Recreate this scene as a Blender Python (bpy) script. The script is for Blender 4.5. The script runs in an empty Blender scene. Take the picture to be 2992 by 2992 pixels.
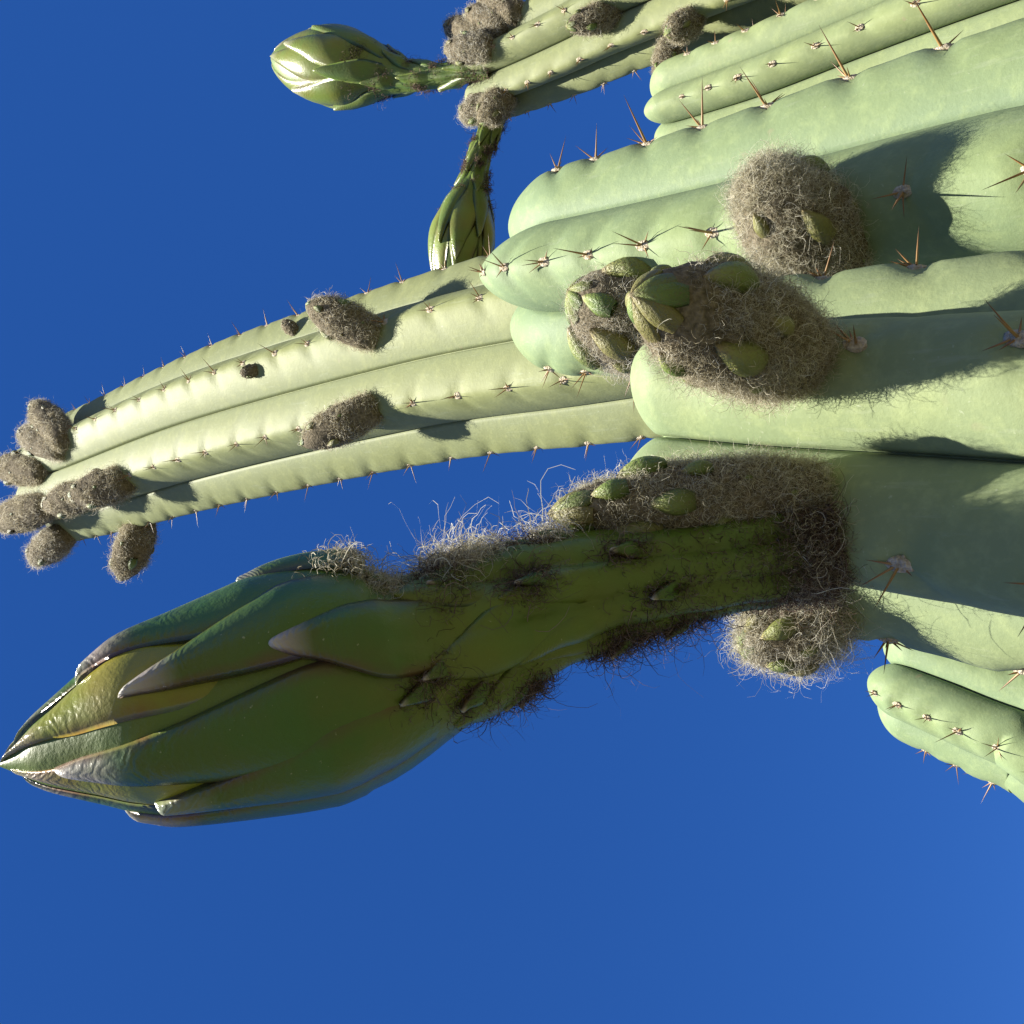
import bpy, math, random
import numpy as np
from mathutils import Vector, Matrix
from mathutils.bvhtree import BVHTree

scene = bpy.context.scene
col = scene.collection
R_ = math.radians

# ------------------------------------------------------------------ camera
# The phone was held on its side: the picture's left is up in the world.
FPX, CX, CY = 3209.0, 1496.0, 1496.0          # focal length / centre in photo pixels
PITCH = R_(45)
CAM = Vector((0, 0, 1.5))
FWD = Vector((0, math.cos(PITCH), math.sin(PITCH)))
CUP = Vector((0, -math.sin(PITCH), math.cos(PITCH)))    # picture left
CRT = Vector((1, 0, 0))                                  # picture top
cam_d = bpy.data.cameras.new('camera')
cam = bpy.data.objects.new('camera', cam_d)
col.objects.link(cam)
xax, yax, zax = -CUP, CRT, -FWD
M4 = Matrix.Identity(4)
for i in range(3):
    M4[i][0], M4[i][1], M4[i][2], M4[i][3] = xax[i], yax[i], zax[i], CAM[i]
cam.matrix_world = M4
cam_d.sensor_fit = 'HORIZONTAL'
cam_d.angle = 2 * math.atan(1496.0 / FPX)
cam_d.clip_start = 0.01
cam_d.clip_end = 2000
scene.camera = cam

# ------------------------------------------------------------------ light
SUN = Vector((-0.06, -0.54, 0.84)).normalized()          # towards the sun
EL = math.asin(SUN.z)
AZ = math.atan2(SUN.x, SUN.y)                            # clockwise from +Y
world = bpy.data.worlds.new('World')
scene.world = world
world.use_nodes = True
wn = world.node_tree
wn.nodes.clear()
wo = wn.nodes.new('ShaderNodeOutputWorld')
wb = wn.nodes.new('ShaderNodeBackground')
sky = wn.nodes.new('ShaderNodeTexSky')
sky.sky_type = 'NISHITA'
sky.sun_disc = False
sky.sun_elevation = EL
sky.sun_rotation = AZ
sky.altitude = 4500
sky.air_density = 0.75
sky.dust_density = 0.0
sky.ozone_density = 5.0
hs = wn.nodes.new('ShaderNodeHueSaturation')
hs.inputs['Saturation'].default_value = 1.80
hs.inputs['Hue'].default_value = 0.523
gm = wn.nodes.new('ShaderNodeGamma')
gm.inputs['Gamma'].default_value = 0.5
wb.inputs['Strength'].default_value = 0.126
wn.links.new(sky.outputs[0], gm.inputs['Color'])
wn.links.new(gm.outputs[0], hs.inputs['Color'])
wn.links.new(hs.outputs[0], wb.inputs['Color'])
wn.links.new(wb.outputs[0], wo.inputs['Surface'])

sd = bpy.data.lights.new('sun', 'SUN')
sd.energy = 5.0
sd.angle = R_(0.5)
sd.color = (1.0, 0.95, 0.86)
so = bpy.data.objects.new('sun', sd)
col.objects.link(so)
so.location = (0, -3, 8)
so.rotation_euler = SUN.to_track_quat('Z', 'Y').to_euler()

scene.view_settings.view_transform = 'Standard'
scene.view_settings.look = 'None'
scene.view_settings.gamma = 1
scene.view_settings.use_curve_mapping = False
scene.view_settings.exposure = 1.4
scene.render.resolution_x = 1024
scene.render.resolution_y = 1024

# ------------------------------------------------------------------ helpers
def at_d(px, py, d):
    """world point seen at a photo pixel, d metres along the optical axis"""
    d, px, py = float(d), float(px), float(py)
    return CAM + d * (FWD + CUP * ((CX - px) / FPX) + CRT * ((CY - py) / FPX))

def at_y(px, py, Y):
    """world point seen at a photo pixel, on the vertical plane y = Y"""
    k = math.cos(PITCH) - (CX - px) / FPX * math.sin(PITCH)
    return at_d(px, py, Y / k)

def depth_y(px, Y):
    return Y / (math.cos(PITCH) - (CX - px) / FPX * math.sin(PITCH))

def ray(px, py):
    return (at_d(px, py, 1) - CAM).normalized()

def V(a):
    return Vector((float(a[0]), float(a[1]), float(a[2])))

def mesh_np(name, verts, quads, attr=None, smooth=True, orient=True):
    me = bpy.data.meshes.new(name)
    verts = np.asarray(verts, dtype=np.float32)
    quads = np.asarray(quads, dtype=np.int32)
    nf, k = quads.shape
    if orient:
        a0, b0, c0 = verts[quads[:, 0]], verts[quads[:, 1]], verts[quads[:, 2]]
        nn = np.cross(b0 - a0, c0 - a0)
        ctr0 = verts.mean(0)
        if np.sum(nn * (a0 - ctr0)) < 0:
            quads = np.ascontiguousarray(quads[:, ::-1])
    me.vertices.add(len(verts))
    me.vertices.foreach_set('co', verts.ravel())
    me.loops.add(nf * k)
    me.loops.foreach_set('vertex_index', quads.ravel())
    me.polygons.add(nf)
    me.polygons.foreach_set('loop_start', np.arange(0, nf * k, k, dtype=np.int32))
    me.polygons.foreach_set('loop_total', np.full(nf, k, dtype=np.int32))
    if smooth:
        me.polygons.foreach_set('use_smooth', np.ones(nf, dtype=bool))
    if attr is not None:
        a = me.color_attributes.new('prof', 'FLOAT_COLOR', 'POINT')
        b = np.ones((len(verts), 4), dtype=np.float32)
        b[:, :3] = attr
        a.data.foreach_set('color', b.ravel())
    me.update()
    me.validate()
    return me

def obj(name, me, mat, parent=None):
    o = bpy.data.objects.new(name, me)
    col.objects.link(o)
    if mat and not me.materials:
        me.materials.append(mat)
    o.parent = parent
    return o

def grid_quads(nr, nc, wrap):
    i = np.arange(nr - 1)[:, None]
    j = np.arange(nc if wrap else nc - 1)[None, :]
    j2 = (j + 1) % nc
    q = np.stack([i * nc + j, i * nc + j2, (i + 1) * nc + j2, (i + 1) * nc + j], -1)
    return q.reshape(-1, 4)

def catmull(P, n):
    """P (k,d) -> n samples with roughly even arc length"""
    P = np.asarray(P, float)
    Q = np.vstack([2 * P[0] - P[1], P, 2 * P[-1] - P[-2]])
    out = []
    for i in range(1, len(Q) - 2):
        t = np.linspace(0, 1, 40, endpoint=False)[:, None]
        p0, p1, p2, p3 = Q[i - 1], Q[i], Q[i + 1], Q[i + 2]
        out.append(0.5 * ((2 * p1) + (-p0 + p2) * t + (2 * p0 - 5 * p1 + 4 * p2 - p3) * t**2
                          + (-p0 + 3 * p1 - 3 * p2 + p3) * t**3))
    C = np.vstack(out + [P[-1:]])
    L = np.r_[0, np.cumsum(np.linalg.norm(np.diff(C[:, :3], axis=0), axis=1))]
    s = np.linspace(0, L[-1], n)
    return np.stack([np.interp(s, L, C[:, k]) for k in range(C.shape[1])], 1), s

def nrm(a):
    return a / np.maximum(np.linalg.norm(a, axis=-1, keepdims=True), 1e-9)

# ------------------------------------------------------------------ materials
def new_mat(name):
    mt = bpy.data.materials.new(name)
    mt.use_nodes = True
    nt = mt.node_tree
    b = nt.nodes['Principled BSDF']
    return mt, nt, b

def ramp(nt, fac, stops):
    r = nt.nodes.new('ShaderNodeValToRGB')
    e = r.color_ramp.elements
    while len(e) < len(stops):
        e.new(0.5)
    for el, (p, c) in zip(e, stops):
        el.position = p
        el.color = (*c, 1)
    nt.links.new(fac, r.inputs[0])
    return r.outputs[0]

def noise(nt, scale, detail=4, rough=0.55, vec=None):
    n = nt.nodes.new('ShaderNodeTexNoise')
    n.inputs['Scale'].default_value = scale
    n.inputs['Detail'].default_value = detail
    n.inputs['Roughness'].default_value = rough
    if vec is None:
        tc = nt.nodes.new('ShaderNodeTexCoord')
        vec = tc.outputs['Object']
    nt.links.new(vec, n.inputs['Vector'])
    return n.outputs['Fac']

def mixc(nt, fac, a, b, mode='MIX'):
    mx = nt.nodes.new('ShaderNodeMix')
    mx.data_type = 'RGBA'
    mx.blend_type = mode
    for sock, v in ((mx.inputs[0], fac), (mx.inputs[6], a), (mx.inputs[7], b)):
        if hasattr(v, 'is_linked'):
            nt.links.new(v, sock)
        elif isinstance(v, tuple):
            sock.default_value = (*v, 1)
        else:
            sock.default_value = v
    return mx.outputs[2]

def math_n(nt, op, a, b=0.0):
    n = nt.nodes.new('ShaderNodeMath')
    n.operation = op
    for s, v in ((n.inputs[0], a), (n.inputs[1], b)):
        if hasattr(v, 'is_linked'):
            nt.links.new(v, s)
        else:
            s.default_value = v
    return n.outputs[0]

def prof(nt):
    a = nt.nodes.new('ShaderNodeAttribute')
    a.attribute_name = 'prof'
    s = nt.nodes.new('ShaderNodeSeparateColor')
    nt.links.new(a.outputs['Color'], s.inputs[0])
    return s.outputs

def bump(nt, b, h, strength, dist):
    n = nt.nodes.new('ShaderNodeBump')
    n.inputs['Strength'].default_value = strength
    n.inputs['Distance'].default_value = dist
    nt.links.new(h, n.inputs['Height'])
    nt.links.new(n.outputs[0], b.inputs['Normal'])

def stem_mat(name, crest, valley, fresh):
    mt, nt, b = new_mat(name)
    p = prof(nt)                      # r: 1 on the crest, g: 1 at the growing tip
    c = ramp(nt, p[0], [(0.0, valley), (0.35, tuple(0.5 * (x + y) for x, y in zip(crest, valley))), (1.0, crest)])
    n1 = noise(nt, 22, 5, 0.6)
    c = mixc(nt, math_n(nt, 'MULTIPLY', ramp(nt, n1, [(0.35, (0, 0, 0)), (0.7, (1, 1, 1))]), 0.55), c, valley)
    c = mixc(nt, math_n(nt, 'MULTIPLY', p[1], 0.5), c, fresh)
    # waxy bloom rubbed off in streaks, pale specks
    n2 = noise(nt, 120, 6, 0.7)
    c = mixc(nt, math_n(nt, 'MULTIPLY', ramp(nt, n2, [(0.48, (0, 0, 0)), (0.72, (1, 1, 1))]), 0.5), c,
             tuple(min(1, x * 1.3 + 0.03) for x in crest))
    n3 = noise(nt, 420, 3, 0.6)
    c = mixc(nt, math_n(nt, 'MULTIPLY', ramp(nt, n3, [(0.68, (0, 0, 0)), (0.76, (1, 1, 1))]), 0.45), c, (0.42, 0.46, 0.32))
    n4 = noise(nt, 9, 4, 0.6)
    c = mixc(nt, math_n(nt, 'MULTIPLY', ramp(nt, n4, [(0.60, (0, 0, 0)), (0.72, (1, 1, 1))]), 0.18), c, (0.19, 0.20, 0.06))
    # corky scars and scratches
    vo = nt.nodes.new('ShaderNodeTexVoronoi'); vo.inputs['Scale'].default_value = 55
    tc2 = nt.nodes.new('ShaderNodeTexCoord')
    wv = nt.nodes.new('ShaderNodeVectorMath'); wv.operation = 'ADD'
    nz = nt.nodes.new('ShaderNodeTexNoise'); nz.inputs['Scale'].default_value = 60
    nt.links.new(tc2.outputs['Object'], nz.inputs['Vector'])
    sc_ = nt.nodes.new('ShaderNodeVectorMath'); sc_.operation = 'SCALE'; sc_.inputs['Scale'].default_value = 0.012
    nt.links.new(nz.outputs['Color'], sc_.inputs[0])
    nt.links.new(tc2.outputs['Object'], wv.inputs[0]); nt.links.new(sc_.outputs[0], wv.inputs[1])
    nt.links.new(wv.outputs[0], vo.inputs['Vector'])
    big = noise(nt, 14, 3)
    scar = math_n(nt, 'MULTIPLY', ramp(nt, vo.outputs['Distance'], [(0.07, (1, 1, 1)), (0.13, (0, 0, 0))]),
                  ramp(nt, big, [(0.55, (0, 0, 0)), (0.62, (1, 1, 1))]))
    c = mixc(nt, math_n(nt, 'MULTIPLY', scar, 0.55), c, (0.30, 0.27, 0.16))
    mp = nt.nodes.new('ShaderNodeMapping'); mp.inputs['Scale'].default_value = (1, 1, 0.12)
    nt.links.new(tc2.outputs['Object'], mp.inputs['Vector'])
    n6 = noise(nt, 260, 5, 0.7, mp.outputs[0])
    c = mixc(nt, math_n(nt, 'MULTIPLY', ramp(nt, n6, [(0.58, (0, 0, 0)), (0.70, (1, 1, 1))]), 0.22), c, (0.36, 0.40, 0.28))
    nt.links.new(c, b.inputs['Base Color'])
    b.inputs['Roughness'].default_value = 0.62
    b.inputs['Specular IOR Level'].default_value = 0.22
    h = math_n(nt, 'ADD', math_n(nt, 'MULTIPLY', n2, 0.6), math_n(nt, 'MULTIPLY', n3, 0.4))
    bump(nt, b, h, 0.28, 0.0012)
    return mt

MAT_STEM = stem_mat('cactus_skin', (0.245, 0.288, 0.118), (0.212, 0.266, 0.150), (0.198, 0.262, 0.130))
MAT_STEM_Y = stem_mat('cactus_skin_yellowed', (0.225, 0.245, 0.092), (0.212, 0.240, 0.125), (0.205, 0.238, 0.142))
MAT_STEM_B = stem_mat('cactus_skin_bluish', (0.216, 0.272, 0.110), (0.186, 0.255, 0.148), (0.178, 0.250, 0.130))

def simple_mat(name, c1, c2, scale, rough, bump_s=0.3, bump_d=0.0005, spec=0.3):
    mt, nt, b = new_mat(name)
    n = noise(nt, scale, 4)
    c = ramp(nt, n, [(0.35, c1), (0.65, c2)])
    nt.links.new(c, b.inputs['Base Color'])
    b.inputs['Roughness'].default_value = rough
    b.inputs['Specular IOR Level'].default_value = spec
    if bump_s:
        bump(nt, b, n, bump_s, bump_d)
    return mt

MAT_FELT = simple_mat('areole_felt', (0.42, 0.34, 0.22), (0.66, 0.59, 0.45), 3, 0.95, 0.5, 0.05, 0.1)

def spine_mat():
    mt, nt, b = new_mat('spine_horn')
    tc = nt.nodes.new('ShaderNodeTexCoord')
    sx = nt.nodes.new('ShaderNodeSeparateXYZ')
    nt.links.new(tc.outputs['Object'], sx.inputs[0])
    c = ramp(nt, sx.outputs[2], [(0.0, (0.34, 0.21, 0.07)), (0.5, (0.25, 0.125, 0.04)), (1.0, (0.09, 0.045, 0.02))])
    nt.links.new(c, b.inputs['Base Color'])
    b.inputs['Roughness'].default_value = 0.4
    return mt
MAT_SPINE = spine_mat()

def wool_mat(name, c1, c2, c3):
    mt, nt, b = new_mat(name)
    p = prof(nt)
    c = ramp(nt, p[0], [(0.0, c1), (0.5, c2), (1.0, c3)])
    nt.links.new(c, b.inputs['Base Color'])
    b.inputs['Roughness'].default_value = 0.7
    b.inputs['Specular IOR Level'].default_value = 0.3
    tr = nt.nodes.new('ShaderNodeBsdfTranslucent')
    nt.links.new(c, tr.inputs['Color'])
    ms = nt.nodes.new('ShaderNodeMixShader')
    ms.inputs[0].default_value = 0.45
    nt.links.new(b.outputs[0], ms.inputs[1])
    nt.links.new(tr.outputs[0], ms.inputs[2])
    nt.links.new(ms.outputs[0], nt.nodes['Material Output'].inputs['Surface'])
    return mt

MAT_WOOL = wool_mat('wool_greybrown', (0.15, 0.12, 0.07), (0.46, 0.41, 0.28), (0.92, 0.88, 0.72))
MAT_WOOL_P = wool_mat('wool_pale', (0.24, 0.20, 0.13), (0.52, 0.48, 0.36), (0.88, 0.86, 0.76))
MAT_WOOL_D = wool_mat('wool_dark', (0.04, 0.028, 0.022), (0.12, 0.08, 0.06), (0.34, 0.25, 0.20))
MAT_WOOL_G = wool_mat('wool_grey', (0.17, 0.145, 0.085), (0.54, 0.50, 0.35), (0.95, 0.92, 0.76))
MAT_CORE = simple_mat('bud_felt', (0.09, 0.075, 0.045), (0.22, 0.185, 0.125), 500, 0.9, 0.8, 0.001, 0.1)

def scale_mat():
    mt, nt, b = new_mat('bud_scale_skin')
    tc = nt.nodes.new('ShaderNodeTexCoord')
    sx = nt.nodes.new('ShaderNodeSeparateXYZ')
    nt.links.new(tc.outputs['Object'], sx.inputs[0])
    n = noise(nt, 6, 3)
    c = ramp(nt, math_n(nt, 'ADD', sx.outputs[2], math_n(nt, 'MULTIPLY', math_n(nt, 'SUBTRACT', n, 0.5), 0.3)),
             [(0.0, (0.05, 0.09, 0.015)), (0.45, (0.14, 0.21, 0.035)), (0.8, (0.24, 0.29, 0.07)), (1.0, (0.33, 0.27, 0.14))])
    oi = nt.nodes.new('ShaderNodeObjectInfo')
    c = mixc(nt, ramp(nt, oi.outputs['Random'], [(0.3, (0, 0, 0)), (1.0, (0.75, 0.75, 0.75))]), c, (0.20, 0.155, 0.05))
    n2 = noise(nt, 14, 4)
    c = mixc(nt, ramp(nt, n2, [(0.52, (0, 0, 0)), (0.72, (0.55, 0.55, 0.55))]), c, (0.14, 0.09, 0.05))
    nt.links.new(c, b.inputs['Base Color'])
    b.inputs['Roughness'].default_value = 0.45
    bump(nt, b, n2, 0.3, 0.05)
    return mt
MAT_SCALE = scale_mat()

def sepal_mat(name, base, mid, edge, tip, rough=0.33):
    mt, nt, b = new_mat(name)
    p = prof(nt)                       # r: along, g: |across|, b: random
    c = ramp(nt, p[0], [(0.0, base), (0.45, mid), (0.80, tuple(0.75 * x + 0.25 * y for x, y in zip(mid, edge))), (0.91, tuple(0.45 * x + 0.55 * y for x, y in zip(edge, tip))), (1.0, tip)])
    n = noise(nt, 60, 5, 0.6)
    e = ramp(nt, math_n(nt, 'ADD', p[1], math_n(nt, 'MULTIPLY', math_n(nt, 'SUBTRACT', n, 0.5), 0.5)),
             [(0.62, (0, 0, 0)), (0.98, (1, 1, 1))])
    c = mixc(nt, math_n(nt, 'MULTIPLY', e, 0.85), c, edge)
    n2 = noise(nt, 30, 4)
    c = mixc(nt, math_n(nt, 'MULTIPLY', ramp(nt, n2, [(0.5, (0, 0, 0)), (0.75, (1, 1, 1))]), 0.3), c, edge)
    n7 = noise(nt, 45, 3)
    c = mixc(nt, ramp(nt, n7, [(0.42, (0, 0, 0)), (0.62, (0.55, 0.55, 0.55))]), c, tuple(x * y for x, y in zip(mid, (0.75, 1.05, 1.1))))
    n5 = noise(nt, 700, 2)
    c = mixc(nt, math_n(nt, 'MULTIPLY', ramp(nt, n5, [(0.72, (0, 0, 0)), (0.77, (1, 1, 1))]), 0.5), c, (0.40, 0.42, 0.25))
    nt.links.new(c, b.inputs['Base Color'])
    b.inputs['Roughness'].default_value = rough
    b.inputs['Specular IOR Level'].default_value = 0.5
    # transverse wrinkles towards the tip, fine grain elsewhere
    w = nt.nodes.new('ShaderNodeMath'); w.operation = 'SINE'
    nz = noise(nt, 90, 3)
    nt.links.new(math_n(nt, 'ADD', math_n(nt, 'MULTIPLY', p[0], 190.0),
                        math_n(nt, 'ADD', math_n(nt, 'MULTIPLY', p[1], 9.0), math_n(nt, 'MULTIPLY', nz, 30.0))), w.inputs[0])
    tipf = ramp(nt, p[0], [(0.55, (0, 0, 0)), (0.95, (1, 1, 1))])
    nt.links.new(math_n(nt, 'SUBTRACT', rough, math_n(nt, 'MULTIPLY', tipf, 0.13)), b.inputs['Roughness'])
    n3 = noise(nt, 350, 4, 0.65)
    h = math_n(nt, 'ADD', math_n(nt, 'MULTIPLY', math_n(nt, 'MULTIPLY', w.outputs[0], tipf), 0.12), math_n(nt, 'MULTIPLY', n3, 0.55))
    bump(nt, b, h, 0.45, 0.0012)
    return mt

MAT_SEPAL = sepal_mat('sepal_dark_olive', (0.130, 0.155, 0.016), (0.066, 0.138, 0.017), (0.120, 0.055, 0.028), (0.56, 0.53, 0.45))  # pale tip colour also carries the bright glint on the sepal ends, painted in
MAT_SEPAL_Y = sepal_mat('sepal_inner_yellowgreen', (0.20, 0.22, 0.018), (0.25, 0.24, 0.02), (0.18, 0.085, 0.025), (0.48, 0.44, 0.32))
MAT_TUBE = sepal_mat('flower_tube_skin', (0.085, 0.135, 0.017), (0.12, 0.165, 0.017), (0.10, 0.12, 0.017), (0.14, 0.165, 0.018), 0.42)
MAT_SEPAL_L = sepal_mat('sepal_pale_green', (0.10, 0.125, 0.02), (0.21, 0.235, 0.04), (0.075, 0.065, 0.02), (0.55, 0.55, 0.32), 0.35)
MAT_TUBE_L = sepal_mat('flower_tube_light', (0.08, 0.12, 0.02), (0.14, 0.19, 0.03), (0.06, 0.07, 0.02), (0.30, 0.33, 0.08), 0.45)

# ------------------------------------------------------------------ ground (below the frame)
def ground():
    mt, nt, b = new_mat('dry_soil')
    n = noise(nt, 0.8, 8, 0.6)
    n2 = noise(nt, 14, 6, 0.7)
    c = mixc(nt, 0.5, ramp(nt, n, [(0.3, (0.06, 0.055, 0.028)), (0.7, (0.10, 0.088, 0.05))]),
             ramp(nt, n2, [(0.3, (0.03, 0.035, 0.015)), (0.7, (0.095, 0.08, 0.05))]))
    nt.links.new(c, b.inputs['Base Color'])
    b.inputs['Roughness'].default_value = 0.95
    bump(nt, b, n2, 0.6, 0.05)
    n = 61
    g = np.linspace(-1, 1, n)
    g = np.sign(g) * np.abs(g) ** 3 * 600
    X, Yy = np.meshgrid(g, g)
    rng = np.random.default_rng(3)
    Z = rng.normal(0, 0.012, X.shape) * np.clip(np.hypot(X, Yy), 0, 5)
    Z[np.hypot(X, Yy) < 3] *= 0.3
    me = mesh_np('ground', np.stack([X.ravel(), Yy.ravel(), Z.ravel()], 1), grid_quads(n, n, False), orient=False)
    o = obj('ground', me, mt)
    o['kind'] = 'structure'
ground()

# ------------------------------------------------------------------ shared small meshes
def cone_mesh():
    k, rings = 6, 5
    v, q = [], []
    for i in range(rings):
        t = i / (rings - 1)
        r = (1 - t) ** 0.8 * 0.5 + 0.02
        for j in range(k):
            a = 2 * math.pi * j / k
            v.append((r * math.cos(a) + 0.0, r * math.sin(a), t))
    return mesh_np('spine', v, grid_quads(rings, k, True))
SPINE_ME = cone_mesh(); SPINE_ME.materials.append(MAT_SPINE)

def pad_mesh(seed):
    rng = np.random.default_rng(seed)
    k, rings = 14, 6
    v = []
    for i in range(rings):
        t = i / (rings - 1)
        r = math.sin(t * math.pi / 2) ** 0.8 if t < 1 else 1
        z = (1 - t ** 2) * 0.36 - 0.15 * (t == 1)
        for j in range(k):
            a = 2 * math.pi * j / k
            rr = r * (1 + rng.normal(0, 0.07)) * (1.0 if i else 0.02)
            v.append((rr * math.cos(a), rr * math.sin(a) * 0.55, z + rng.normal(0, 0.05)))
    me = mesh_np('areole', v, grid_quads(rings, k, True))
    me.materials.append(MAT_FELT)
    return me
PADS = [pad_mesh(i) for i in range(4)]

def leaf_mesh():
    """thick bud scale: length along +z, bulging to +y"""
    nu, nv = 9, 7
    v = []
    for i in range(nu):
        u = i / (nu - 1)
        w = 0.5 * (1 - u ** 3.2) ** 0.6 * (0.70 + 0.30 * math.sin(math.pi * min(1, u * 1.3)))
        for j in range(nv):
            a = math.pi * j / (nv - 1)
            x = -w * math.cos(a)
            y = 0.44 * math.sin(a) ** 0.9 * math.sin(math.pi * (0.10 + 0.84 * u)) ** 0.7 if 0 < j < nv - 1 else -0.06
            v.append((x, y - 0.10 * u * u, u))
    for i in range(nu):                      # flat back
        u = i / (nu - 1)
        v.append((0, -0.10 - 0.1 * u * u, u))
    q = grid_quads(nu, nv, False).tolist()
    o = nu * nv
    for i in range(nu - 1):
        q.append([i * nv, (i + 1) * nv, o + i + 1, o + i])
        q.append([(i + 1) * nv + nv - 1, i * nv + nv - 1, o + i, o + i + 1])
    me = mesh_np('scale', v, q)
    me.materials.append(MAT_SCALE)
    return me
LEAF_ME = leaf_mesh()

# ------------------------------------------------------------------ wool: fine curled strands, 3-sided tubes
def strands(name, roots, dirs, length, radius, curl, seed, mat, K=6, parent=None, up=0.0):
    rng = np.random.default_rng(seed)
    N = len(roots)
    L = length * rng.uniform(0.45, 1.35, (N, 1)) if np.isscalar(length) else length.reshape(-1, 1)
    d = nrm(dirs + rng.normal(0, 0.35, (N, 3)))
    P = np.zeros((N, K, 3))
    P[:, 0] = roots
    ax = nrm(rng.normal(0, 1, (N, 3)))
    for i in range(1, K):
        d = nrm(d + curl * np.cross(ax, d) + rng.normal(0, curl * 0.55, (N, 3)))
        P[:, i] = P[:, i - 1] + d * L / (K - 1)
    T = np.gradient(P, axis=1)
    T = nrm(T)
    A = nrm(np.cross(T, ax[:, None, :]))
    B = np.cross(T, A)
    rr = radius * rng.uniform(0.6, 1.4, (N, 1, 1)) * np.linspace(1, 0.35, K)[None, :, None]
    W = np.stack([P - rr * A, P + rr * A], 2)               # N,K,2,3
    verts = W.reshape(-1, 3)
    base = (np.arange(N) * K * 2)[:, None]
    i = np.arange(K - 1)[None, :]
    q = np.stack([base + i * 2, base + i * 2 + 1, base + i * 2 + 3, base + i * 2 + 2], -1).reshape(-1, 4)
    c = np.repeat(np.clip(rng.normal(0.5, 0.25, N), 0, 1), K * 2)
    me = mesh_np(name, verts, q, np.stack([c, c, c], 1), smooth=False, orient=False)
    o = obj(name, me, mat, parent)
    o['kind'] = 'stuff'
    return o

# ------------------------------------------------------------------ ribbed stems
class Stem:
    pass

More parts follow.
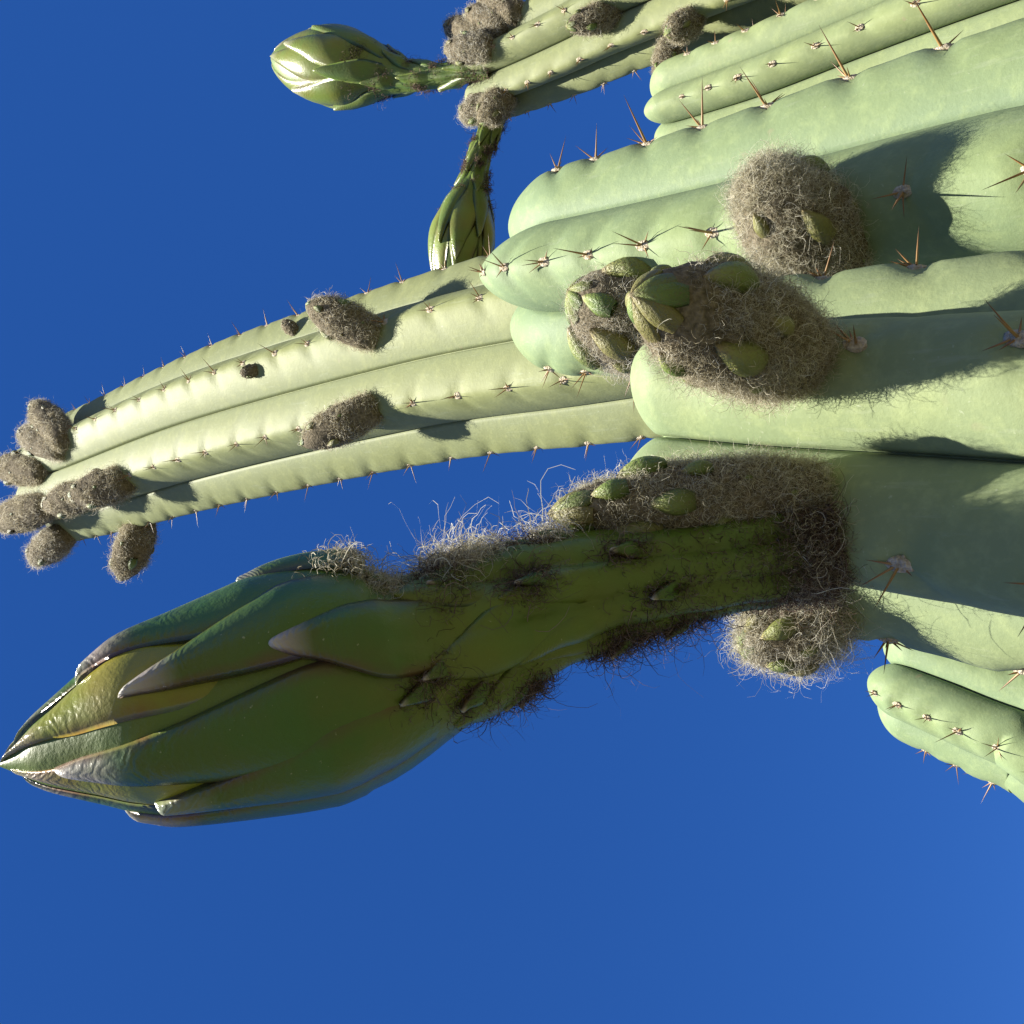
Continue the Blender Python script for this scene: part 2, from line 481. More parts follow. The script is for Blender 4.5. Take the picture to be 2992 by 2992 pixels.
def make_stem(label, pts, n_ribs, phase, valley, mat, dome, seed, spacing, spine_len, group=None,
              twist=0.0, base_xy=None, first=0.02, power=0.8, lean=0.0, n_spines=(4, 6), pad=0.0055, off=None, sharp=0.15, notch=1.0):
    """pts: list of (px, py, Y, radius_m) from the tip downwards"""
    S = Stem()
    rng = np.random.default_rng(seed)
    C = [(*at_y(px, py, Y), r) for px, py, Y, r in pts]
    last = C[-1]
    if base_xy is None:
        base_xy = (last[0], last[1])
    zs = last[2]
    for k in (0.66, 0.33, 0.0):
        f = 1 - k
        f = f * f * (3 - 2 * f)
        C.append((last[0] + (base_xy[0] - last[0]) * f, last[1] + (base_xy[1] - last[1]) * f, zs * k - (0.05 if k == 0 else 0), last[3]))
    C = np.array(C)[::-1]                                   # base -> tip
    A, s = catmull(C, 420)
    L = s[-1]
    ctr, rad = A[:, :3], A[:, 3]
    tan = nrm(np.gradient(ctr, axis=0))
    ref = ctr[int(np.argmin(np.abs(ctr[:, 2] - (ctr[-1, 2] * .6 + 1.5 * .4))))]
    fdir = nrm(np.array([-ref[0], -ref[1], 0.0]))           # angle 0 looks at the camera
    front = fdir - tan * (tan @ fdir)[:, None]
    front = nrm(front)
    side = np.cross(tan, front)
    side *= np.sign(side @ np.array([-1.0, 0, 0]))[:, None]  # picture down
    root = bpy.data.objects.new('cactus_stem', None)
    col.objects.link(root)
    root.empty_display_size = 0.1
    root.location = (base_xy[0], base_xy[1], 0)
    root['label'] = label
    root['category'] = 'cactus stem'
    root['group'] = group or 'columnar cactus stems'
    org = np.array(root.location)
    # rings: along the shaft (denser near the tip), then over the dome
    sh = dome
    vis0 = max(0.0, L - 1.9)
    ss = np.r_[np.linspace(0, vis0, 20, endpoint=False), np.linspace(vis0, L - sh, 330)]
    nd = 34
    aa = np.linspace(0, math.pi / 2, nd + 1)[1:]
    per = 34
    seg = per * n_ribs
    tt = np.linspace(-1, 1, per, endpoint=False)
    loc = 0.22 * tt + 0.78 * np.sin(tt * math.pi / 2)       # denser towards the creases
    th = np.concatenate([(loc + 2 * k) * math.pi / n_ribs for k in range(n_ribs)]) % (2 * math.pi)
    cph = np.cos(n_ribs * th / 2)
    dphi = np.abs((th * n_ribs / (2 * math.pi) + 0.5) % 1 - 0.5) * 2   # 0 crest .. 1 crease
    c = np.abs(cph) ** power                               # 1 at crest, 0 at the crease
    k0 = 0.10
    cs = (math.sqrt(1 + k0 ** 2) - np.sqrt(dphi ** 2 + k0 ** 2)) / (math.sqrt(1 + k0 ** 2) - k0)
    c = c * (1 - sharp) + cs * sharp
    # slightly different depth for every crease
    vv = valley + rng.normal(0, 0.015, n_ribs)
    vth = vv[np.round(th * n_ribs / (2 * math.pi) - 0.5).astype(int) % n_ribs]
    offs = rng.uniform(0, 1, n_ribs) if off is None else np.array(off)
    ribi = np.round(th * n_ribs / (2 * math.pi)).astype(int) % n_ribs
    # areole positions for each rib
    areo = []
    for k in range(n_ribs):
        q = first + offs[k] * spacing
        lst = []
        while q < 1.35:
            lst.append(q)
            g = spacing * (0.55 + 0.45 * min(1, q / 0.22))
            q += g * rng.uniform(0.92, 1.08)
        areo.append(np.array(lst))
    def section(q, Rfac):
        """radius multiplier at distance q below the tip for all th"""
        r = vth + (1 - vth) * c - 0.065 * np.exp(-((1 - dphi) / 0.024) ** 2)
        out = r.copy()
        for k in range(n_ribs):
            msk = ribi == k
            dq = q - areo[k]
            near = np.abs(dq) < 0.06
            if near.any():
                for x in dq[near]:
                    g = np.exp(-((x - 0.022 * dphi[msk]) / (0.0042 + 0.004 * dphi[msk])) ** 2) * np.exp(-(dphi[msk] / 0.42) ** 2)
                    out[msk] -= 0.055 * notch * g
                    g2 = np.exp(-((x + 0.012) / 0.010) ** 2) * np.exp(-(dphi[msk] / 0.35) ** 2)
                    out[msk] += 0.012 * notch * g2
        return out
    def frame(si):
        si = np.clip(si, 0, L)
        f = lambda X: np.array([np.interp(si, s, X[:, k]) for k in range(3)])
        return f(ctr), f(tan), f(front), f(side), np.interp(si, s, rad)
    bumps = [(rng.uniform(0, 1.5), rng.uniform(0, 6.28), rng.uniform(0.03, 0.09), rng.uniform(-0.011, 0.011)) for _ in range(26)]
    verts, attr = [], []
    def add_ring(si, scale, zoff_c, zoff_v, q, tipf):
        o, t, f, sd_, R = frame(si)
        a = th + phase + twist * q
        r = section(q, 1) * R * scale
        for bq, ba, bw, bh in bumps:
            if abs(q - bq) < 2.5 * bw:
                da = np.abs((a - ba + math.pi) % (2 * math.pi) - math.pi)
                r = r * (1 + bh * math.exp(-((q - bq) / bw) ** 2) * np.exp(-(da / 0.7) ** 2))
        z = zoff_c * c + zoff_v * (1 - c)
        v = o + r[:, None] * (np.cos(a)[:, None] * f + np.sin(a)[:, None] * sd_) + z[:, None] * t
        verts.append(v - org)
        attr.append(np.stack([c, np.full(seg, tipf), np.full(seg, q)], 1))
    for si in ss:
        q = L - si
        add_ring(si, 1.0, 0, -0.10 * sh * math.exp(-(q - sh) / (0.5 * sh)), q, math.exp(-q / 0.10))
    kk = 2.15
    for a in aa:
        rho = max(1e-3, math.cos(a) ** (2 / kk))
        z = sh * math.sin(a) ** (2 / kk)
        dep = 0.34 * sh * math.exp(-(rho / 0.34) ** 2)
        zc = z - dep
        zv = z * 0.74 - dep - 0.10 * sh
        add_ring(L - sh, rho, zc, zv, max(0.0005, sh - z), 1.0)
    verts = np.vstack(verts); attr = np.vstack(attr)
    nr = len(verts) // seg
    me = mesh_np('body', verts, grid_quads(nr, seg, True), attr)
    body = obj('body', me, mat, root)
    body.location = (0, 0, 0)
    polys = [tuple(p.vertices) for p in me.polygons]
    S.bvh = BVHTree.FromPolygons([V(x + org) for x in verts], polys)
    S.root, S.org = root, V(org)
    # areoles
    S.bud_px = []
    S.areoles = []
    for k in range(n_ribs):
        for q in areo[k]:
            a = 2 * math.pi * k / n_ribs + phase + twist * q
            si = L - q
            if q < sh * 0.95:
                z = max(0.0, sh - q)
                rho = max(0.0, 1 - (z / sh) ** kk) ** (1 / kk)
                o, t, f, sd_, R = frame(L - sh)
                o = o + t * (z - 0.34 * sh * math.exp(-(rho / 0.34) ** 2))
                R = R * rho * 0.975
                nn = nrm((np.cos(a) * f + np.sin(a) * sd_) * (rho ** 1.2) + t * ((z / sh) ** 1.5) * 0.9)
            else:
                o, t, f, sd_, R = frame(si)
                nn = np.cos(a) * f + np.sin(a) * sd_
                R = R * 0.968
            rdir = np.cos(a) * f + np.sin(a) * sd_
            pnt = o + R * rdir
            S.areoles.append((k, q, V(pnt), V(nn), V(t)))
    S.spec = (spine_len, n_spines, pad, seed)
    S.label = label
    S.pts = pts
    return S

def project(p):
    w = p - CAM
    d = w.dot(FWD)
    return CX - w.dot(CUP) / d * FPX, CY - w.dot(CRT) / d * FPX, d

def plant_areoles(S, skip=()):
    spine_len, n_spines, pad, seed = S.spec
    rng = random.Random(seed)
    for (k, q, p, n, t) in S.areoles:
        px, py, d = project(p)
        if d < 0.05 or not (-250 < px < 3250 and -250 < py < 3250):
            continue
        view = (CAM - p).normalized()
        if n.dot(view) < -0.55:
            continue
        if any((px - a) ** 2 + (py - b) ** 2 < c * c for a, b, c in skip):
            continue
        x = (t - n * t.dot(n)).normalized()
        y = n.cross(x)
        age = min(1.0, 0.35 + q / 0.22)
        o = obj('areole', PADS[rng.randrange(4)], None, S.root)
        sc = pad * (0.75 + 0.45 * age) * rng.uniform(0.9, 1.1)
        Mx = Matrix((x, y, n)).transposed().to_4x4()
        Mx.translation = p - S.org
        o.matrix_local = Mx @ Matrix.Diagonal((sc, sc, sc, 1))
        ns = rng.randint(*n_spines)
        for i in range(ns):
            if i == 0:
                dr = Vector((rng.uniform(-0.5, 0.35), rng.uniform(-0.5, 0.5), 1.0)); ln = spine_len * rng.uniform(0.75, 1.25)
            elif i == 1:
                dr = Vector((rng.uniform(0.3, 0.9), rng.uniform(-0.5, 0.5), 0.9)); ln = spine_len * rng.uniform(0.4, 0.8)
            else:
                an = rng.uniform(0, 6.28)
                dr = Vector((math.cos(an), math.sin(an) * 1.2, rng.uniform(0.25, 0.7))); ln = spine_len * rng.uniform(0.18, 0.55)
            ln *= age
            dr.normalize()
            sp = obj('spine', SPINE_ME, None, o)
            qx = dr.to_track_quat('Z', 'Y').to_matrix().to_4x4()
            th_ = max(0.0007, 0.045 * ln) + 0.0003
            qx.translation = Vector((dr.x * 0.35, dr.y * 0.2, 0.2))
            sp.matrix_local = qx @ Matrix.Diagonal((th_ / sc, th_ / sc, ln / sc, 1))

def hit(S, px, py, default=None):
    loc, nr_, idx, dist = S.bvh.ray_cast(CAM, ray(px, py), 20)
    if loc is None:
        loc, nr_, idx, dist = S.bvh.find_nearest(at_y(px, py, float(np.interp(px, [q[0] for q in S.pts], [q[2] for q in S.pts]))))
    return loc, nr_

# ------------------------------------------------------------------ woolly buds
PU = np.array([0, .015, .08, .2, .45, .65, .8, .9, .96, 1.0])
PR = np.array([.03, .55, .72, .88, 1.0, .93, .74, .50, .28, .02])

def bud(S, base, tip, radius, seed, wool=900, hair_r=0.00018, hair_l=0.35, n_scales=22, mat=None, label=None,
        scale_size=0.62, wool_tip=0.85, bare=0.0, wisps=0, name='flower_bud', apex=7):
    """base, tip: world points.  The bud is one felted body with green scales and wool."""
    mat = mat or MAT_WOOL
    rng = np.random.default_rng(seed)
    ax = (tip - base)
    L = ax.length
    ax.normalize()
    ref = Vector((0.3, -1, 0.2))
    x = (ref - ax * ref.dot(ax)).normalized()
    y = ax.cross(x)
    Mx = Matrix((x, y, ax)).transposed().to_4x4()
    Mx.translation = base - S.org
    nu, nv = 22, 26
    us = np.linspace(0, 1, nu)
    th = np.linspace(0, 2 * math.pi, nv, endpoint=False)
    rr = np.interp(us, PU, PR) * radius
    lump = rng.normal(0, 0.035, (nu, nv))
    X = (rr[:, None] * (1 + lump)) * np.cos(th)
    Y = (rr[:, None] * (1 + lump)) * np.sin(th)
    Z = np.repeat((us * L)[:, None], nv, 1)
    me = mesh_np(name, np.stack([X.ravel(), Y.ravel(), Z.ravel()], 1), grid_quads(nu, nv, True))
    o = obj(name, me, MAT_CORE, S.root)
    o.matrix_local = Mx
    if label:
        o['label'] = label
    sc_pts = []
    for k in range(apex):
        phi = k * 2.39996 + 1.0 + seed
        u = 0.86 + 0.03 * (k % 3)
        r = np.interp(u, PU, PR) * radius * 0.97
        pb0 = Vector((r * math.cos(phi), r * math.sin(phi), u * L))
        mer = Vector((0, 0, L * 1.012)) - pb0
        size = mer.length * rng.uniform(0.95, 1.04)
        mer.normalize()
        nrmv = Vector((math.cos(phi), math.sin(phi), 0))
        nn = (nrmv - mer * nrmv.dot(mer)).normalized()
        m3 = Matrix((nn.cross(mer), nn, mer)).transposed().to_4x4()
        m3.translation = pb0
        s_ = obj('scale', LEAF_ME, None, o)
        s_.matrix_local = m3 @ Matrix.Diagonal((size * 0.50, size * 0.36, size, 1))
    for k in range(n_scales):
        f = (k + 0.6) / n_scales
        u = 0.83 - 0.71 * f ** 0.85
        phi = k * 2.39996 + rng.uniform(-0.15, 0.15)
        r = np.interp(u, PU, PR) * radius
        r2 = np.interp(u + 0.02, PU, PR) * radius
        nrmv = Vector((math.cos(phi), math.sin(phi), 0))
        mer = (Vector((math.cos(phi) * (r2 - r), math.sin(phi) * (r2 - r), 0.02 * L))).normalized()
        nn = (nrmv - mer * nrmv.dot(mer)).normalized()
        xx = nn.cross(mer)
        size = radius * scale_size * (0.55 + 0.75 * math.sin(math.pi * min(1, f * 1.3 + 0.12))) * rng.uniform(0.85, 1.15)
        size *= 1.0 - 0.55 * min(1, max(0, (f - 0.30) / 0.3))
        size *= 1.15
        p = Vector((r * math.cos(phi), r * math.sin(phi), u * L)) + nn * radius * 0.015 - mer * size * 0.45
        m3 = Matrix((xx, nn, mer)).transposed().to_4x4()
        m3.translation = p
        s_ = obj('scale', LEAF_ME, None, o)
        s_.matrix_local = m3 @ Matrix.Diagonal((size * 0.60, size * 0.62, size, 1))
        sc_pts.append((u, phi, size / L * 0.40, size * 0.26 / max(r, 1e-4)))
    # wool
    n = int(wool * 1.6)
    nc = 70
    cu = rng.beta(1.05, 1.2, nc) * wool_tip
    cp = rng.uniform(0, 2 * math.pi, nc)
    ci = rng.integers(0, nc, n)
    u = np.clip(cu[ci] + rng.normal(0, 0.055, n), 0.0, 0.985)
    ph = (cp[ci] + rng.normal(0, 0.26, n)) % (2 * math.pi)
    cdir = np.stack([rng.normal(0, 0.55, nc), rng.normal(0.15, 0.55, nc)], 1)
    keep = np.ones(n, bool)
    if bare:
        keep &= rng.uniform(0, 1, n) < np.clip(1.15 - bare * 3.2 * np.clip((u - 0.45) / 0.4, 0, 1), 0.70, 1)
    for (su, sp, hu, hp) in sc_pts:
        dp = (ph - sp + math.pi) % (2 * math.pi) - math.pi
        inside = ((u - su - hu * 0.15) / hu) ** 2 + (dp / hp) ** 2 < 1
        lim = (0.80 if su > 0.55 else 0.3) * (0.5 + 0.5 * ((int(sp * 7.3) % 3) > 0))
        keep &= ~(inside & (rng.uniform(0, 1, n) < lim))
    u, ph, ci = u[keep][:wool], ph[keep][:wool], ci[keep][:wool]
    r = np.interp(u, PU, PR) * radius
    roots = np.stack([r * np.cos(ph), r * np.sin(ph), u * L], 1)
    nv_ = np.stack([np.cos(ph), np.sin(ph), np.zeros_like(ph)], 1)
    tg = np.stack([-np.sin(ph), np.cos(ph), np.zeros_like(ph)], 1)
    dirs = nv_ * 0.55 + tg * (cdir[ci, :1] + rng.normal(0, 0.35, (len(u), 1))) + np.array([0, 0, 1.0]) * (cdir[ci, 1:] + rng.normal(0, 0.3, (len(u), 1)))
    ln = radius * hair_l * np.clip(rng.gamma(3.0, 0.38, len(u)), 0, 2.6)
    strands('wool', roots, dirs, ln, hair_r, 0.75, seed + 5, mat, 6 if wool > 5000 else 5, o)
    if wisps:
        u2 = rng.uniform(0.05, 0.45, wisps); p2 = rng.uniform(0, 2 * math.pi, wisps)
        r = np.interp(u2, PU, PR) * radius
        roots = np.stack([r * np.cos(p2), r * np.sin(p2), u2 * L], 1)
        dirs = np.stack([np.cos(p2), np.sin(p2), rng.normal(-0.2, 0.5, wisps)], 1)
        strands('wool', roots, dirs, radius * hair_l * rng.uniform(1.2, 3.2, wisps), hair_r * 0.8, 0.45, seed + 6, mat, 9, o)
    return o

# ------------------------------------------------------------------ flower buds with sepals
def flower(S, axis, hw, sepals, mats, seed, label, tufts, res=(150, 120), ridges=9, name='flower_bud', tube_at=0.5, hair_r=0.00012):
    """axis: world points base->tip (k,3); hw: radii (m) at the same points; sepals: dicts in (u, angle)."""
    rng = np.random.default_rng(seed)
    A = np.array([list(p) + [h] for p, h in zip(axis, hw)])
    C, s = catmull(A, 400)
    L = s[-1]
    uu = s / L
    ctr, rad = C[:, :3], np.maximum(C[:, 3], 0.0002)
    tan = nrm(np.gradient(ctr, axis=0))
    view = nrm(np.array(CAM)[None] - ctr)
    front = nrm(view - tan * np.sum(tan * view, 1, keepdims=True))
    side = np.cross(tan, front)
    # angle +90 should be picture-down for the big one: keep side pointing to -X or down the picture
    pd = np.array(-CRT)
    sg = np.sign(np.mean(side @ pd))
    if abs(np.mean(side @ pd)) < 0.3:
        sg = np.sign(np.mean(side @ np.array(-CUP)))
    side = side * sg
    base = np.array(axis[0])
    def surf(u, phi, extra=0.0):
        u = np.asarray(u, float); phi = np.asarray(phi, float)
        f = lambda X: np.stack([np.interp(u, uu, X[:, k]) for k in range(3)], -1)
        r = np.interp(u, uu, rad)
        # podaria: spiral ridges on the tube that fade out under the sepals
        tubew = np.clip((tube_at - u) / 0.10, 0, 1)
        rid = np.abs(np.sin(ridges * 0.5 * (phi + 1.6 * u))) ** 0.6 - 0.6
        hum = np.sin(phi * 5 + u * 34) * np.sin(u * 46 - phi * 3)
        r = r * (1 + tubew * (0.15 * rid + 0.04 * hum)) + extra
        d = np.cos(phi)[..., None] * f(front) + np.sin(phi)[..., None] * f(side)
        return f(ctr) + r[..., None] * d - base, d, r
    nu, nv = res
    U = np.linspace(0, 1, nu); PH = np.linspace(0, 2 * math.pi, nv, endpoint=False)
    G = np.meshgrid(U, PH, indexing='ij')
    P, D, _ = surf(G[0], G[1])
    at = np.stack([np.clip(G[0] / max(tube_at, 1e-3), 0, 1).ravel() * 0.5, np.abs(np.sin(ridges * 0.5 * (G[1] + 1.6 * G[0]))).ravel() * 0.5, G[1].ravel()], 1)
    me = mesh_np(name, P.reshape(-1, 3), grid_quads(nu, nv, True), at)
    o = obj(name, me, mats['tube'], S.root)
    o.location = V(base) - S.org
    if label:
        o['label'] = label
    Rm = rad.max()
    for sp in sepals:
        n1, n2 = sp.get('res', (40, 17))
        u = 1 - (1 - np.linspace(0, 1, n1)) ** 1.7
        v = np.linspace(-1, 1, n2)
        ub, ut = sp['u']; pb, pt = sp['phi']; w = sp['w']; t = sp.get('t', 0.10); lay = sp.get('layer', 0.02); lift = sp.get('lift', 0.02)
        us = ub + (ut - ub) * u
        pc = pb + (pt - pb) * u ** 1.3
        wid = w * (0.80 + 0.20 * np.sin(np.pi * np.minimum(1, u * 1.3))) * np.maximum(0, 1 - u ** sp.get('pw', 2.3)) ** sp.get('pe', 0.78) + 0.0005
        # where the bud gets slim the angular width has to open up
        rloc = np.interp(us, uu, rad)
        wid = wid * np.clip(0.85 * Rm / np.maximum(rloc, 0.25 * Rm), 1.0, 1.7) ** 0.6
        vv = np.concatenate([[-1.0, -1.0], v, [1.0, 1.0]])
        Gu, Gv = np.meshgrid(u, vv, indexing='ij')
        Us = np.repeat(us[:, None], len(vv), 1)
        Ph = pc[:, None] + Gv * wid[:, None]
        emerge = np.clip(u / 0.45, 0, 1) ** 1.3
        top = Rm * (lay + t * np.maximum(0, 1 - Gv ** 2) ** 0.75 * np.sin(np.pi * (0.18 + 0.62 * Gu)) ** 0.7
                    + lift * Gu ** 4 - 0.03 * t * np.exp(-(Gv / 0.08) ** 2))
        top = top * emerge[:, None] - Rm * 0.03 * (1 - emerge[:, None])
        top += Rm * 0.006 * np.sin(Gu * 9 + sp['phi'][0] * 7) * (1 - Gv ** 2)
        tipc = np.clip((1 - Gu) / 0.035, 0, 1)
        top = (top + Rm * 0.02) * np.sqrt(1 - (1 - tipc) ** 2) - Rm * 0.02
        top[:, 0] = -Rm * 0.05
        top[:, -1] = -Rm * 0.05
        Pp, Dd, rl = surf(Us, Ph, top)
        a = np.stack([Gu.ravel(), np.abs(Gv).ravel(), np.full(Gu.size, rng.uniform())], 1)
        me = mesh_np('sepal', Pp.reshape(-1, 3), grid_quads(n1, len(vv), False), a)
        so_ = obj('sepal', me, sp.get('mat', mats['sepal']), o)
    for tf in tufts:
        n = tf['n']
        u = rng.normal(tf['u'], tf['su'], n); ph = rng.normal(tf['phi'], tf['sp'], n)
        Pp, Dd, rl = surf(np.clip(u, 0, 0.99), ph)
        tn = np.stack([np.interp(u, uu, tan[:, k]) for k in range(3)], -1)
        lean = tf.get('lean', 0.5)
        strands(tf.get('name', 'wool_tuft'), Pp + Dd * tf.get('h', 0.0), nrm(Dd * tf.get('out', 0.7) + tn * lean), tf['l'] * rng.gamma(3.2, 0.33, n), tf.get('r', hair_r), tf.get('curl', 0.6), seed + n + int(1000 * tf['u']), tf.get('mat', MAT_WOOL_D), 8, o)
    return o

# ================================================================== the cactus
# near stem that carries the big bud (right edge of the picture)
G = make_stem('thick pale green stem closest to the lens, carrying the largest dark flower bud',
    [(1960, 1275, .39, .0630), (2080, 1287, .39, .0655), (2400, 1316, .39, .0690), (2800, 1340, .39, .0712), (3300, 1370, .39, .073), (4200, 1390, .39, .073)],
    6, R_(-33), .68, MAT_STEM, 0.034, 11, .062, .020, off=[.30, .55, .2, .6, .1, .75], pad=.0042, sharp=.35)
B = make_stem('broad sage green ribbed stem with long brown spines, behind the paired woolly buds',
    [(1490, 818, .52, .0640), (1785, 788, .52, .0670), (2200, 730, .52, .0715), (2500, 675, .52, .0740), (2992, 585, .52, .076), (3800, 450, .52, .077)],
    5, R_(-10), .67, MAT_STEM_B, 0.078, 12, .050, .027, sharp=.35, notch=.8, pad=.0043)
Mst = make_stem('long yellowish green stem reaching far left, ringed by woolly buds at its tip',
    [(165, 1418, .62, .0830), (330, 1366, .62, .0855), (700, 1236, .62, .0870), (1300, 1078, .62, .0810), (1785, 985, .62, .0800), (2400, 870, .62, .080), (3600, 700, .62, .080)],
    7, R_(20), .78, MAT_STEM_Y, 0.052, 13, .052, .015, sharp=.88, notch=.55, n_spines=(3, 5), pad=.0042)
T = make_stem('pale stem cut by the top edge, bearing the two opening yellow green flower buds',
    [(1385, 235, .80, .0480), (1550, 168, .80, .0500), (1700, 100, .80, .0520), (1850, 28, .80, .053), (2300, -160, .80, .055), (3200, -500, .82, .055)],
    7, R_(24), .68, MAT_STEM_Y, 0.032, 14, .042, .012, sharp=.5, notch=.6, n_spines=(3, 4), pad=.0036, base_xy=(.42, .78))
U = make_stem('slim grey green stem squeezed between the top stem and the broad spiny stem',
    [(1925, 345, .78, .0460), (2080, 300, .78, .0480), (2300, 228, .78, .0500), (2600, 110, .78, .051), (3000, -40, .78, .056), (3800, -310, .78, .056)],
    7, R_(-15), .70, MAT_STEM, 0.036, 15, .040, .012, notch=.7, n_spines=(3, 5), pad=.0036, base_xy=(.30, .78))
H = make_stem('short arching stem tip low on the right edge, dotted with small dark spines',
    [(2570, 1945, .80, .0470), (2690, 1982, .80, .0500), (2830, 2034, .80, .0520), (3030, 2112, .80, .053), (3430, 2230, .80, .053)],
    5, R_(25), .70, MAT_STEM_B, 0.036, 16, .036, .022, n_spines=(4, 6), pad=.0038, base_xy=(-.16, .85))
STEMS = [G, B, Mst, T, U, H]

def bud_px(S, bpx, tpx, rpx, dd, seed, sink=0.35, plane=False, **kw):
    """a bud from picture points: base pixel on the stem, tip pixel, half width in pixels, tip offset towards the lens"""
    p, n = hit(S, *bpx)
    d = (p - CAM).dot(FWD)
    tip = at_y(*tpx, p.y - dd) if plane else at_d(*tpx, d - dd)
    r = rpx * (d - 0.5 * dd) / FPX
    ax = (tip - p).normalized()
    return bud(S, p - ax * r * sink, tip, r, seed, **kw)

# --- big woolly buds on the near stems
bud_px(B, (2440, 770), (2185, 495), 158, .030, 101, wool=26000, hair_r=.00008, hair_l=.25, n_scales=12, scale_size=.50, apex=0, label='fat woolly grey bud on the broad sage stem', mat=MAT_WOOL_G, wool_tip=.985)
bud_px(G, (2330, 1035), (1850, 862), 172, .050, 102, wool=30000, hair_r=.00008, hair_l=.26, n_scales=17, scale_size=.66, bare=.28, label='brown woolly bud with two bright green scales', mat=MAT_WOOL, wool_tip=.80)
bud_px(B, (1960, 990), (1662, 850), 152, .010, 103, wool=15000, hair_r=.00010, hair_l=.22, n_scales=20, scale_size=.66, bare=.2, label='pale grey woolly bud tucked behind a browner one', mat=MAT_WOOL_P, wool_tip=.95)
bud_px(G, (2385, 1430), (1612, 1500), 112, .004, 104, wool=24000, hair_r=.00008, hair_l=.30, n_scales=20, scale_size=.85, bare=.25, label='long woolly bud lying along the tube of the big bud', mat=MAT_WOOL_G, wool_tip=.90, wisps=60)
bud_px(G, (2420, 1790), (2160, 1900), 120, -.005, 105, wool=12000, hair_r=.00009, hair_l=.46, n_scales=22, label='small bud with long white straggly wool below the big bud', mat=MAT_WOOL_P, wool_tip=.97, wisps=500)

# --- buds on the long yellowish stem
def far_bud(S, b, t, r, dd, seed, **kw):
    a = dict(wool=6000, hair_r=.00015, hair_l=.29, n_scales=10, mat=MAT_WOOL, wool_tip=.93, scale_size=.50, sink=.6, apex=4)
    a.update(kw)
    bud_px(S, b, t, r * 0.86, dd, seed, plane=True, **a)
far_bud(Mst, (1085, 1195), (880, 1300), 68, .030, 201)
far_bud(Mst, (1085, 975), (895, 890), 70, .030, 202)
far_bud(Mst, (862, 968), (825, 938), 24, .004, 203, wool=350, n_scales=8, mat=MAT_WOOL_P)
far_bud(Mst, (745, 1082), (700, 1092), 24, .010, 204, wool=350, n_scales=8)
far_bud(Mst, (360, 1408), (205, 1452), 62, .030, 205)
far_bud(Mst, (270, 1440), (128, 1480), 56, .020, 206)
far_bud(Mst, (425, 1560), (352, 1695), 62, .008, 207)
far_bud(Mst, (190, 1560), (92, 1640), 56, .010, 208, mat=MAT_WOOL_P)
far_bud(Mst, (135, 1480), (-10, 1530), 62, .010, 209)
far_bud(Mst, (125, 1380), (-12, 1360), 58, .006, 210)
far_bud(Mst, (175, 1310), (62, 1262), 56, .004, 211, mat=MAT_WOOL_P)
far_bud(Mst, (190, 1285), (100, 1180), 56, -.012, 212)
# --- buds on the top stem
far_bud(T, (1420, 140), (1300, 148), 50, .006, 301, mat=MAT_WOOL_P)
far_bud(T, (1425, 105), (1300, 76), 50, -.006, 302)
far_bud(T, (1470, 70), (1365, 40), 54, -.004, 303, mat=MAT_WOOL_P)
far_bud(T, (1505, 40), (1400, -15), 52, -.012, 304)
far_bud(T, (1790, 42), (1655, 78), 48, .030, 305)
far_bud(T, (2025, 55), (1945, 105), 50, .022, 306)
far_bud(T, (1965, 115), (1930, 248), 46, .032, 307)
far_bud(T, (1425, 300), (1348, 350), 50, .004, 308, mat=MAT_WOOL_P)
far_bud(T, (1475, 285), (1400, 360), 52, .014, 309)

# --- the big flower bud
tb = [0, 60, 125, 200, 284, 376, 460, 600, 735, 850, 950, 1050, 1120, 1180, 1250, 1330, 1420, 1550, 1700, 1900, 2100, 2300, 2480]
th_ = [6, 50, 98, 140, 185, 236, 268, 290, 308, 322, 330, 328, 312, 290, 266, 247, 232, 210, 190, 168, 158, 160, 150]
to = [0, 0, 0, 0, 0, 0, 0, -4, -5, -4, -2, -8, -16, -18, -14, -4, 6, 28, 42, 44, 36, 26, 20]
pb, _n = hit(G, 2395, 1590)
db = (pb - CAM).dot(FWD)
axis, hws = [], []
for s_, h_, o_ in list(zip(tb, th_, to))[::-1]:
    px = s_ * .966 - o_ * .259
    py = 2235 - s_ * .259 - o_ * .966
    d = .322 + (db + .012 - .322) * (s_ / 2480) ** 1.1
    axis.append(at_d(px, py, d))
    hws.append(h_ * 0.955 * d / FPX)
S2U = lambda s: 1 - s / 2480
D = R_
def sp(sb, st, pb_, pt_, w, t, layer, mat=None, lift=.02, **kw):
    q = dict(u=(S2U(sb), S2U(st)), phi=(D(pb_), D(pt_)), w=D(w), t=t, layer=layer, lift=lift)
    if mat:
        q['mat'] = mat
    q.update(kw)
    return q
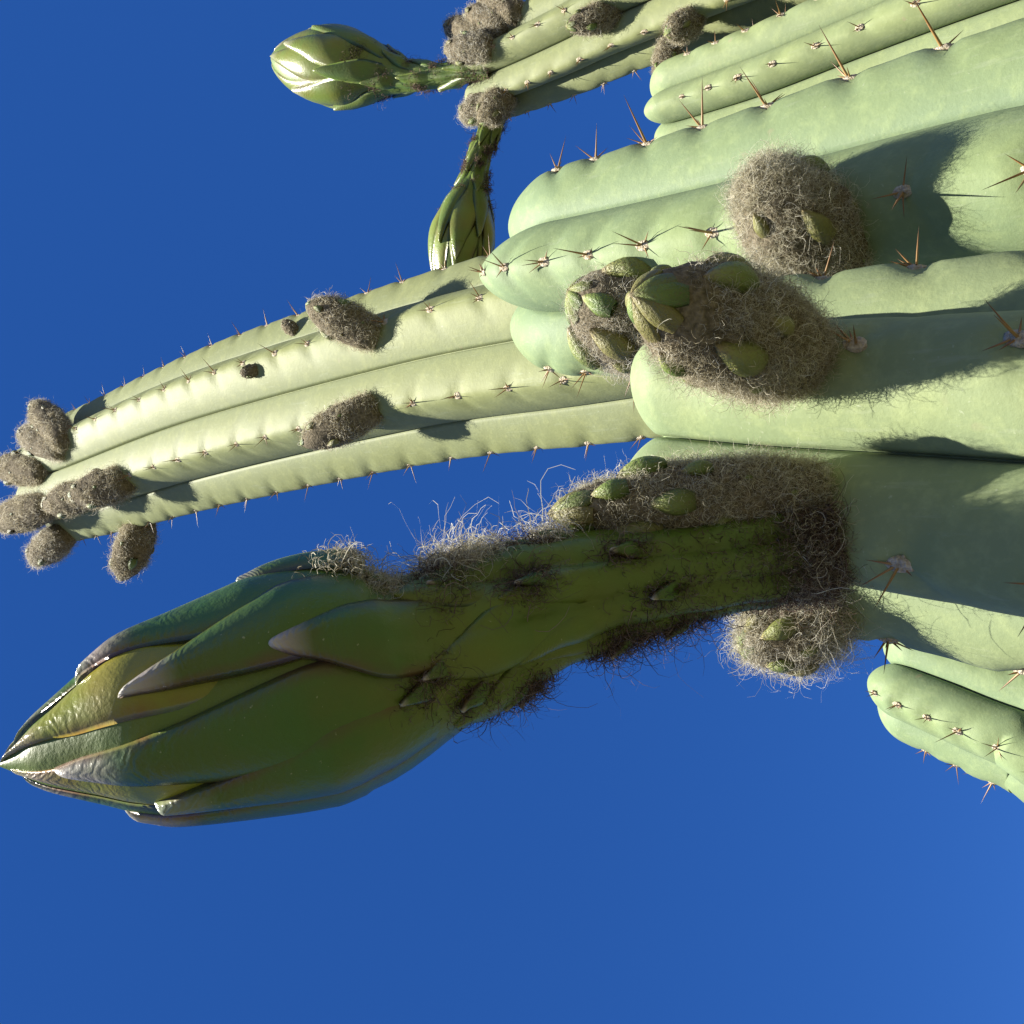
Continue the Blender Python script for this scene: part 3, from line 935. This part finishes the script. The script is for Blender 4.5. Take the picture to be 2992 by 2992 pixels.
sepals = [
    # inner, closed round the tip
    sp(800, 4, -38, -30, 34, .08, .01, MAT_SEPAL_Y, 0), sp(800, 30, 30, 40, 30, .05, .012, MAT_SEPAL_Y, 0),
    sp(800, 50, 95, 80, 34, .05, .01, MAT_SEPAL, 0), sp(800, 8, -110, -100, 36, .05, .01, MAT_SEPAL_Y, 0), sp(800, 20, 165, 165, 36, .05, .01, MAT_SEPAL, 0),
    sp(900, 45, -70, -72, 20, .05, .03, MAT_SEPAL, 0),
    # middle
    sp(1300, 158, 16, 24, 28, .11, .035, None, .02, pw=2.8, pe=.62), sp(1150, 250, -60, -60, 30, .10, .07, None, .02),
    sp(1330, 290, 90, 79, 32, .11, .045, None, .0), sp(1200, 260, 150, 150, 34, .10, .04), sp(1200, 300, -150, -140, 34, .10, .04),
    # outer
    sp(1230, 372, -42, -20, 26, .11, .085, None, .02), sp(1250, 392, 40, 52, 26, .12, .070, None, .02),
    sp(1200, 715, -88, -78, 26, .09, .09, None, .02), sp(1200, 560, -118, -112, 26, .10, .09), sp(1450, 600, 125, 118, 30, .08, .04),
    sp(1330, 770, -12, -21, 25, .10, .095, None, .035),
    # bracts on the neck and tube
    sp(1560, 1130, 14, 12, 26, .075, .0, MAT_TUBE, -.01, pw=2.2), sp(1500, 1180, 66, 60, 26, .075, .0, MAT_TUBE, -.01), sp(1480, 1140, -46, -44, 26, .075, .0, MAT_TUBE, -.01),
    sp(1800, 1420, -14, -16, 22, .045, -.01, MAT_TUBE, .0), sp(1760, 1400, 40, 36, 22, .045, -.01, MAT_TUBE, .0), sp(1700, 1330, -80, -80, 24, .05, -.01, MAT_TUBE, .0),
]
def tuft(s, phi, n, l, ss=45, sp_=9, **kw):
    q = dict(u=S2U(s), phi=D(phi), n=n, l=l, su=ss / 2480, sp=D(sp_))
    q.update(kw)
    return q
tufts = [  # sunlit top tufts and shaded lower ones are put into the wool colour
    tuft(1115, -62, 900, .0065, 40, 10, mat=MAT_WOOL_P, curl=.7), tuft(1010, -72, 700, .006, 40, 10, mat=MAT_WOOL, curl=.7, h=.004),
    tuft(1370, -72, 1300, .0085, 55, 12, mat=MAT_WOOL, curl=.5), tuft(1300, -45, 700, .007, 55, 11), tuft(1440, -85, 600, .011, 40, 10, mat=MAT_WOOL_P, curl=.6),
    tuft(1650, -82, 420, .013, 32, 8, mat=MAT_WOOL_P, curl=.75), tuft(1560, -75, 350, .007, 60, 9),
    tuft(1530, -22, 650, .0065, 40, 8), tuft(1190, 12, 420, .005, 28, 6), tuft(1120, 20, 450, .0045, 24, 5), tuft(1260, 42, 350, .005, 40, 6),
    tuft(1380, 66, 700, .007, 60, 9), tuft(1430, 92, 500, .008, 50, 10), tuft(1760, 70, 650, .0085, 60, 11), tuft(1800, 95, 400, .010, 60, 10), tuft(1960, 80, 500, .010, 80, 12),
    tuft(1900, 20, 350, .006, 60, 9), tuft(1820, -30, 300, .006, 50, 9),
    tuft(2200, 0, 1200, .004, 130, 60), tuft(2330, 20, 1800, .005, 80, 70, mat=MAT_WOOL_D), tuft(2390, -40, 900, .006, 50, 40, mat=MAT_WOOL), tuft(2430, 10, 5000, .0075, 45, 75, mat=MAT_WOOL_D, lean=-.45, out=.9), tuft(2410, 30, 1500, .0085, 45, 60, mat=MAT_WOOL, lean=-.3, out=.9),
]
for q in tufts[:18]:
    sepals.append(dict(u=(q['u'] - .030, q['u'] + .022), phi=(q['phi'], q['phi']), w=D(9), t=.06, layer=.02, lift=.06, res=(12, 7), mat=MAT_SEPAL, pw=1.8))
flower(G, axis, hws, sepals, dict(sepal=MAT_SEPAL, tube=MAT_TUBE), 401,
       'largest flower bud, dark olive glossy sepals closed to a point', tufts, tube_at=S2U(1200))

# --- the two opening buds on the top stem
def small_flower(S, pts, dd, seed, label, tube_at, mats, spread=(0, 0)):
    """pts base->tip: (px, py, half width px)"""
    p, n = hit(S, pts[0][0], pts[0][1])
    d0 = (p - CAM).dot(FWD)
    L = np.r_[0, np.cumsum([math.hypot(b[0] - a[0], b[1] - a[1]) for a, b in zip(pts[:-1], pts[1:])])]
    f = L / L[-1]
    ax_, hw_ = [], []
    for (px, py, h), t in zip(pts, f):
        d = d0 + 0.008 - dd * t
        ax_.append(at_d(px, py, d)); hw_.append(h * 0.90 * d / FPX)
    rng = random.Random(seed)
    sps = []
    a0 = rng.uniform(0, 6.28)
    for i in range(6):
        sps.append(dict(u=(tube_at + .05, .985 + .01 * rng.random()), phi=(a0 + i * 1.047, a0 + i * 1.047 + .1), w=.62, t=.07, layer=.01, lift=0, res=(22, 11), mat=mats['inner']))
    for i in range(5):
        sps.append(dict(u=(tube_at - .04, rng.uniform(.82, .93)), phi=(a0 + .5 + i * 1.257, a0 + .5 + i * 1.257 + rng.uniform(-.1, .1)), w=.60, t=.11, layer=.05, lift=.05, res=(22, 11)))
    for i in range(5):
        sps.append(dict(u=(tube_at - .10, rng.uniform(.62, .78)), phi=(a0 + i * 1.257 + 1.1, a0 + i * 1.257 + 1.1), w=.44, t=.10, layer=.06, lift=.05, res=(18, 9), mat=mats['outer']))
    for i in range(14):
        u0 = rng.uniform(.12, tube_at)
        sps.append(dict(u=(u0 - .10, u0 + .05), phi=(a0 + i * 2.4, a0 + i * 2.4), w=.42, t=.09, layer=.0, lift=.06, res=(14, 7), mat=mats['outer']))
    tf = []
    for i in range(30):
        u = rng.uniform(.10, tube_at + .10)
        tf.append(dict(u=u, phi=rng.uniform(-2.0, 2.0), n=80, l=.0048, su=.012, sp=.20, r=.00022, h=.0015, name='wool_tuft'))
    for i in range(3):
        tf.append(dict(u=.05, phi=-1.2 + i * 1.2, n=350, l=.006, su=.05, sp=.6, r=.0002, mat=MAT_WOOL_D))
    flower(S, ax_, hw_, sps, mats, seed, label, tf, res=(80, 60), ridges=8, tube_at=tube_at)
ML = dict(sepal=MAT_SEPAL_L, inner=MAT_SEPAL_L, outer=MAT_TUBE_L, tube=MAT_TUBE_L)
small_flower(T, [(1440, 205, 34), (1400, 206, 33), (1340, 212, 34), (1270, 222, 38), (1200, 224, 46), (1140, 216, 66), (1080, 206, 92), (1010, 201, 112), (950, 196, 112), (890, 188, 92), (840, 178, 58), (805, 170, 22), (795, 168, 4)],
             -.13, 501, 'yellow green flower bud pointing left against the sky', .47, ML)
small_flower(T, [(1462, 295, 40), (1445, 340, 36), (1425, 390, 33), (1405, 450, 35), (1390, 510, 40), (1376, 570, 60), (1362, 630, 82), (1350, 700, 94), (1340, 770, 84), (1332, 830, 58), (1328, 880, 22), (1326, 895, 4)],
             .030, 502, 'flower bud hanging down behind the long yellowish stem', .48, ML)

# areoles and spines on every stem that can be seen
for S in STEMS:
    plant_areoles(S)
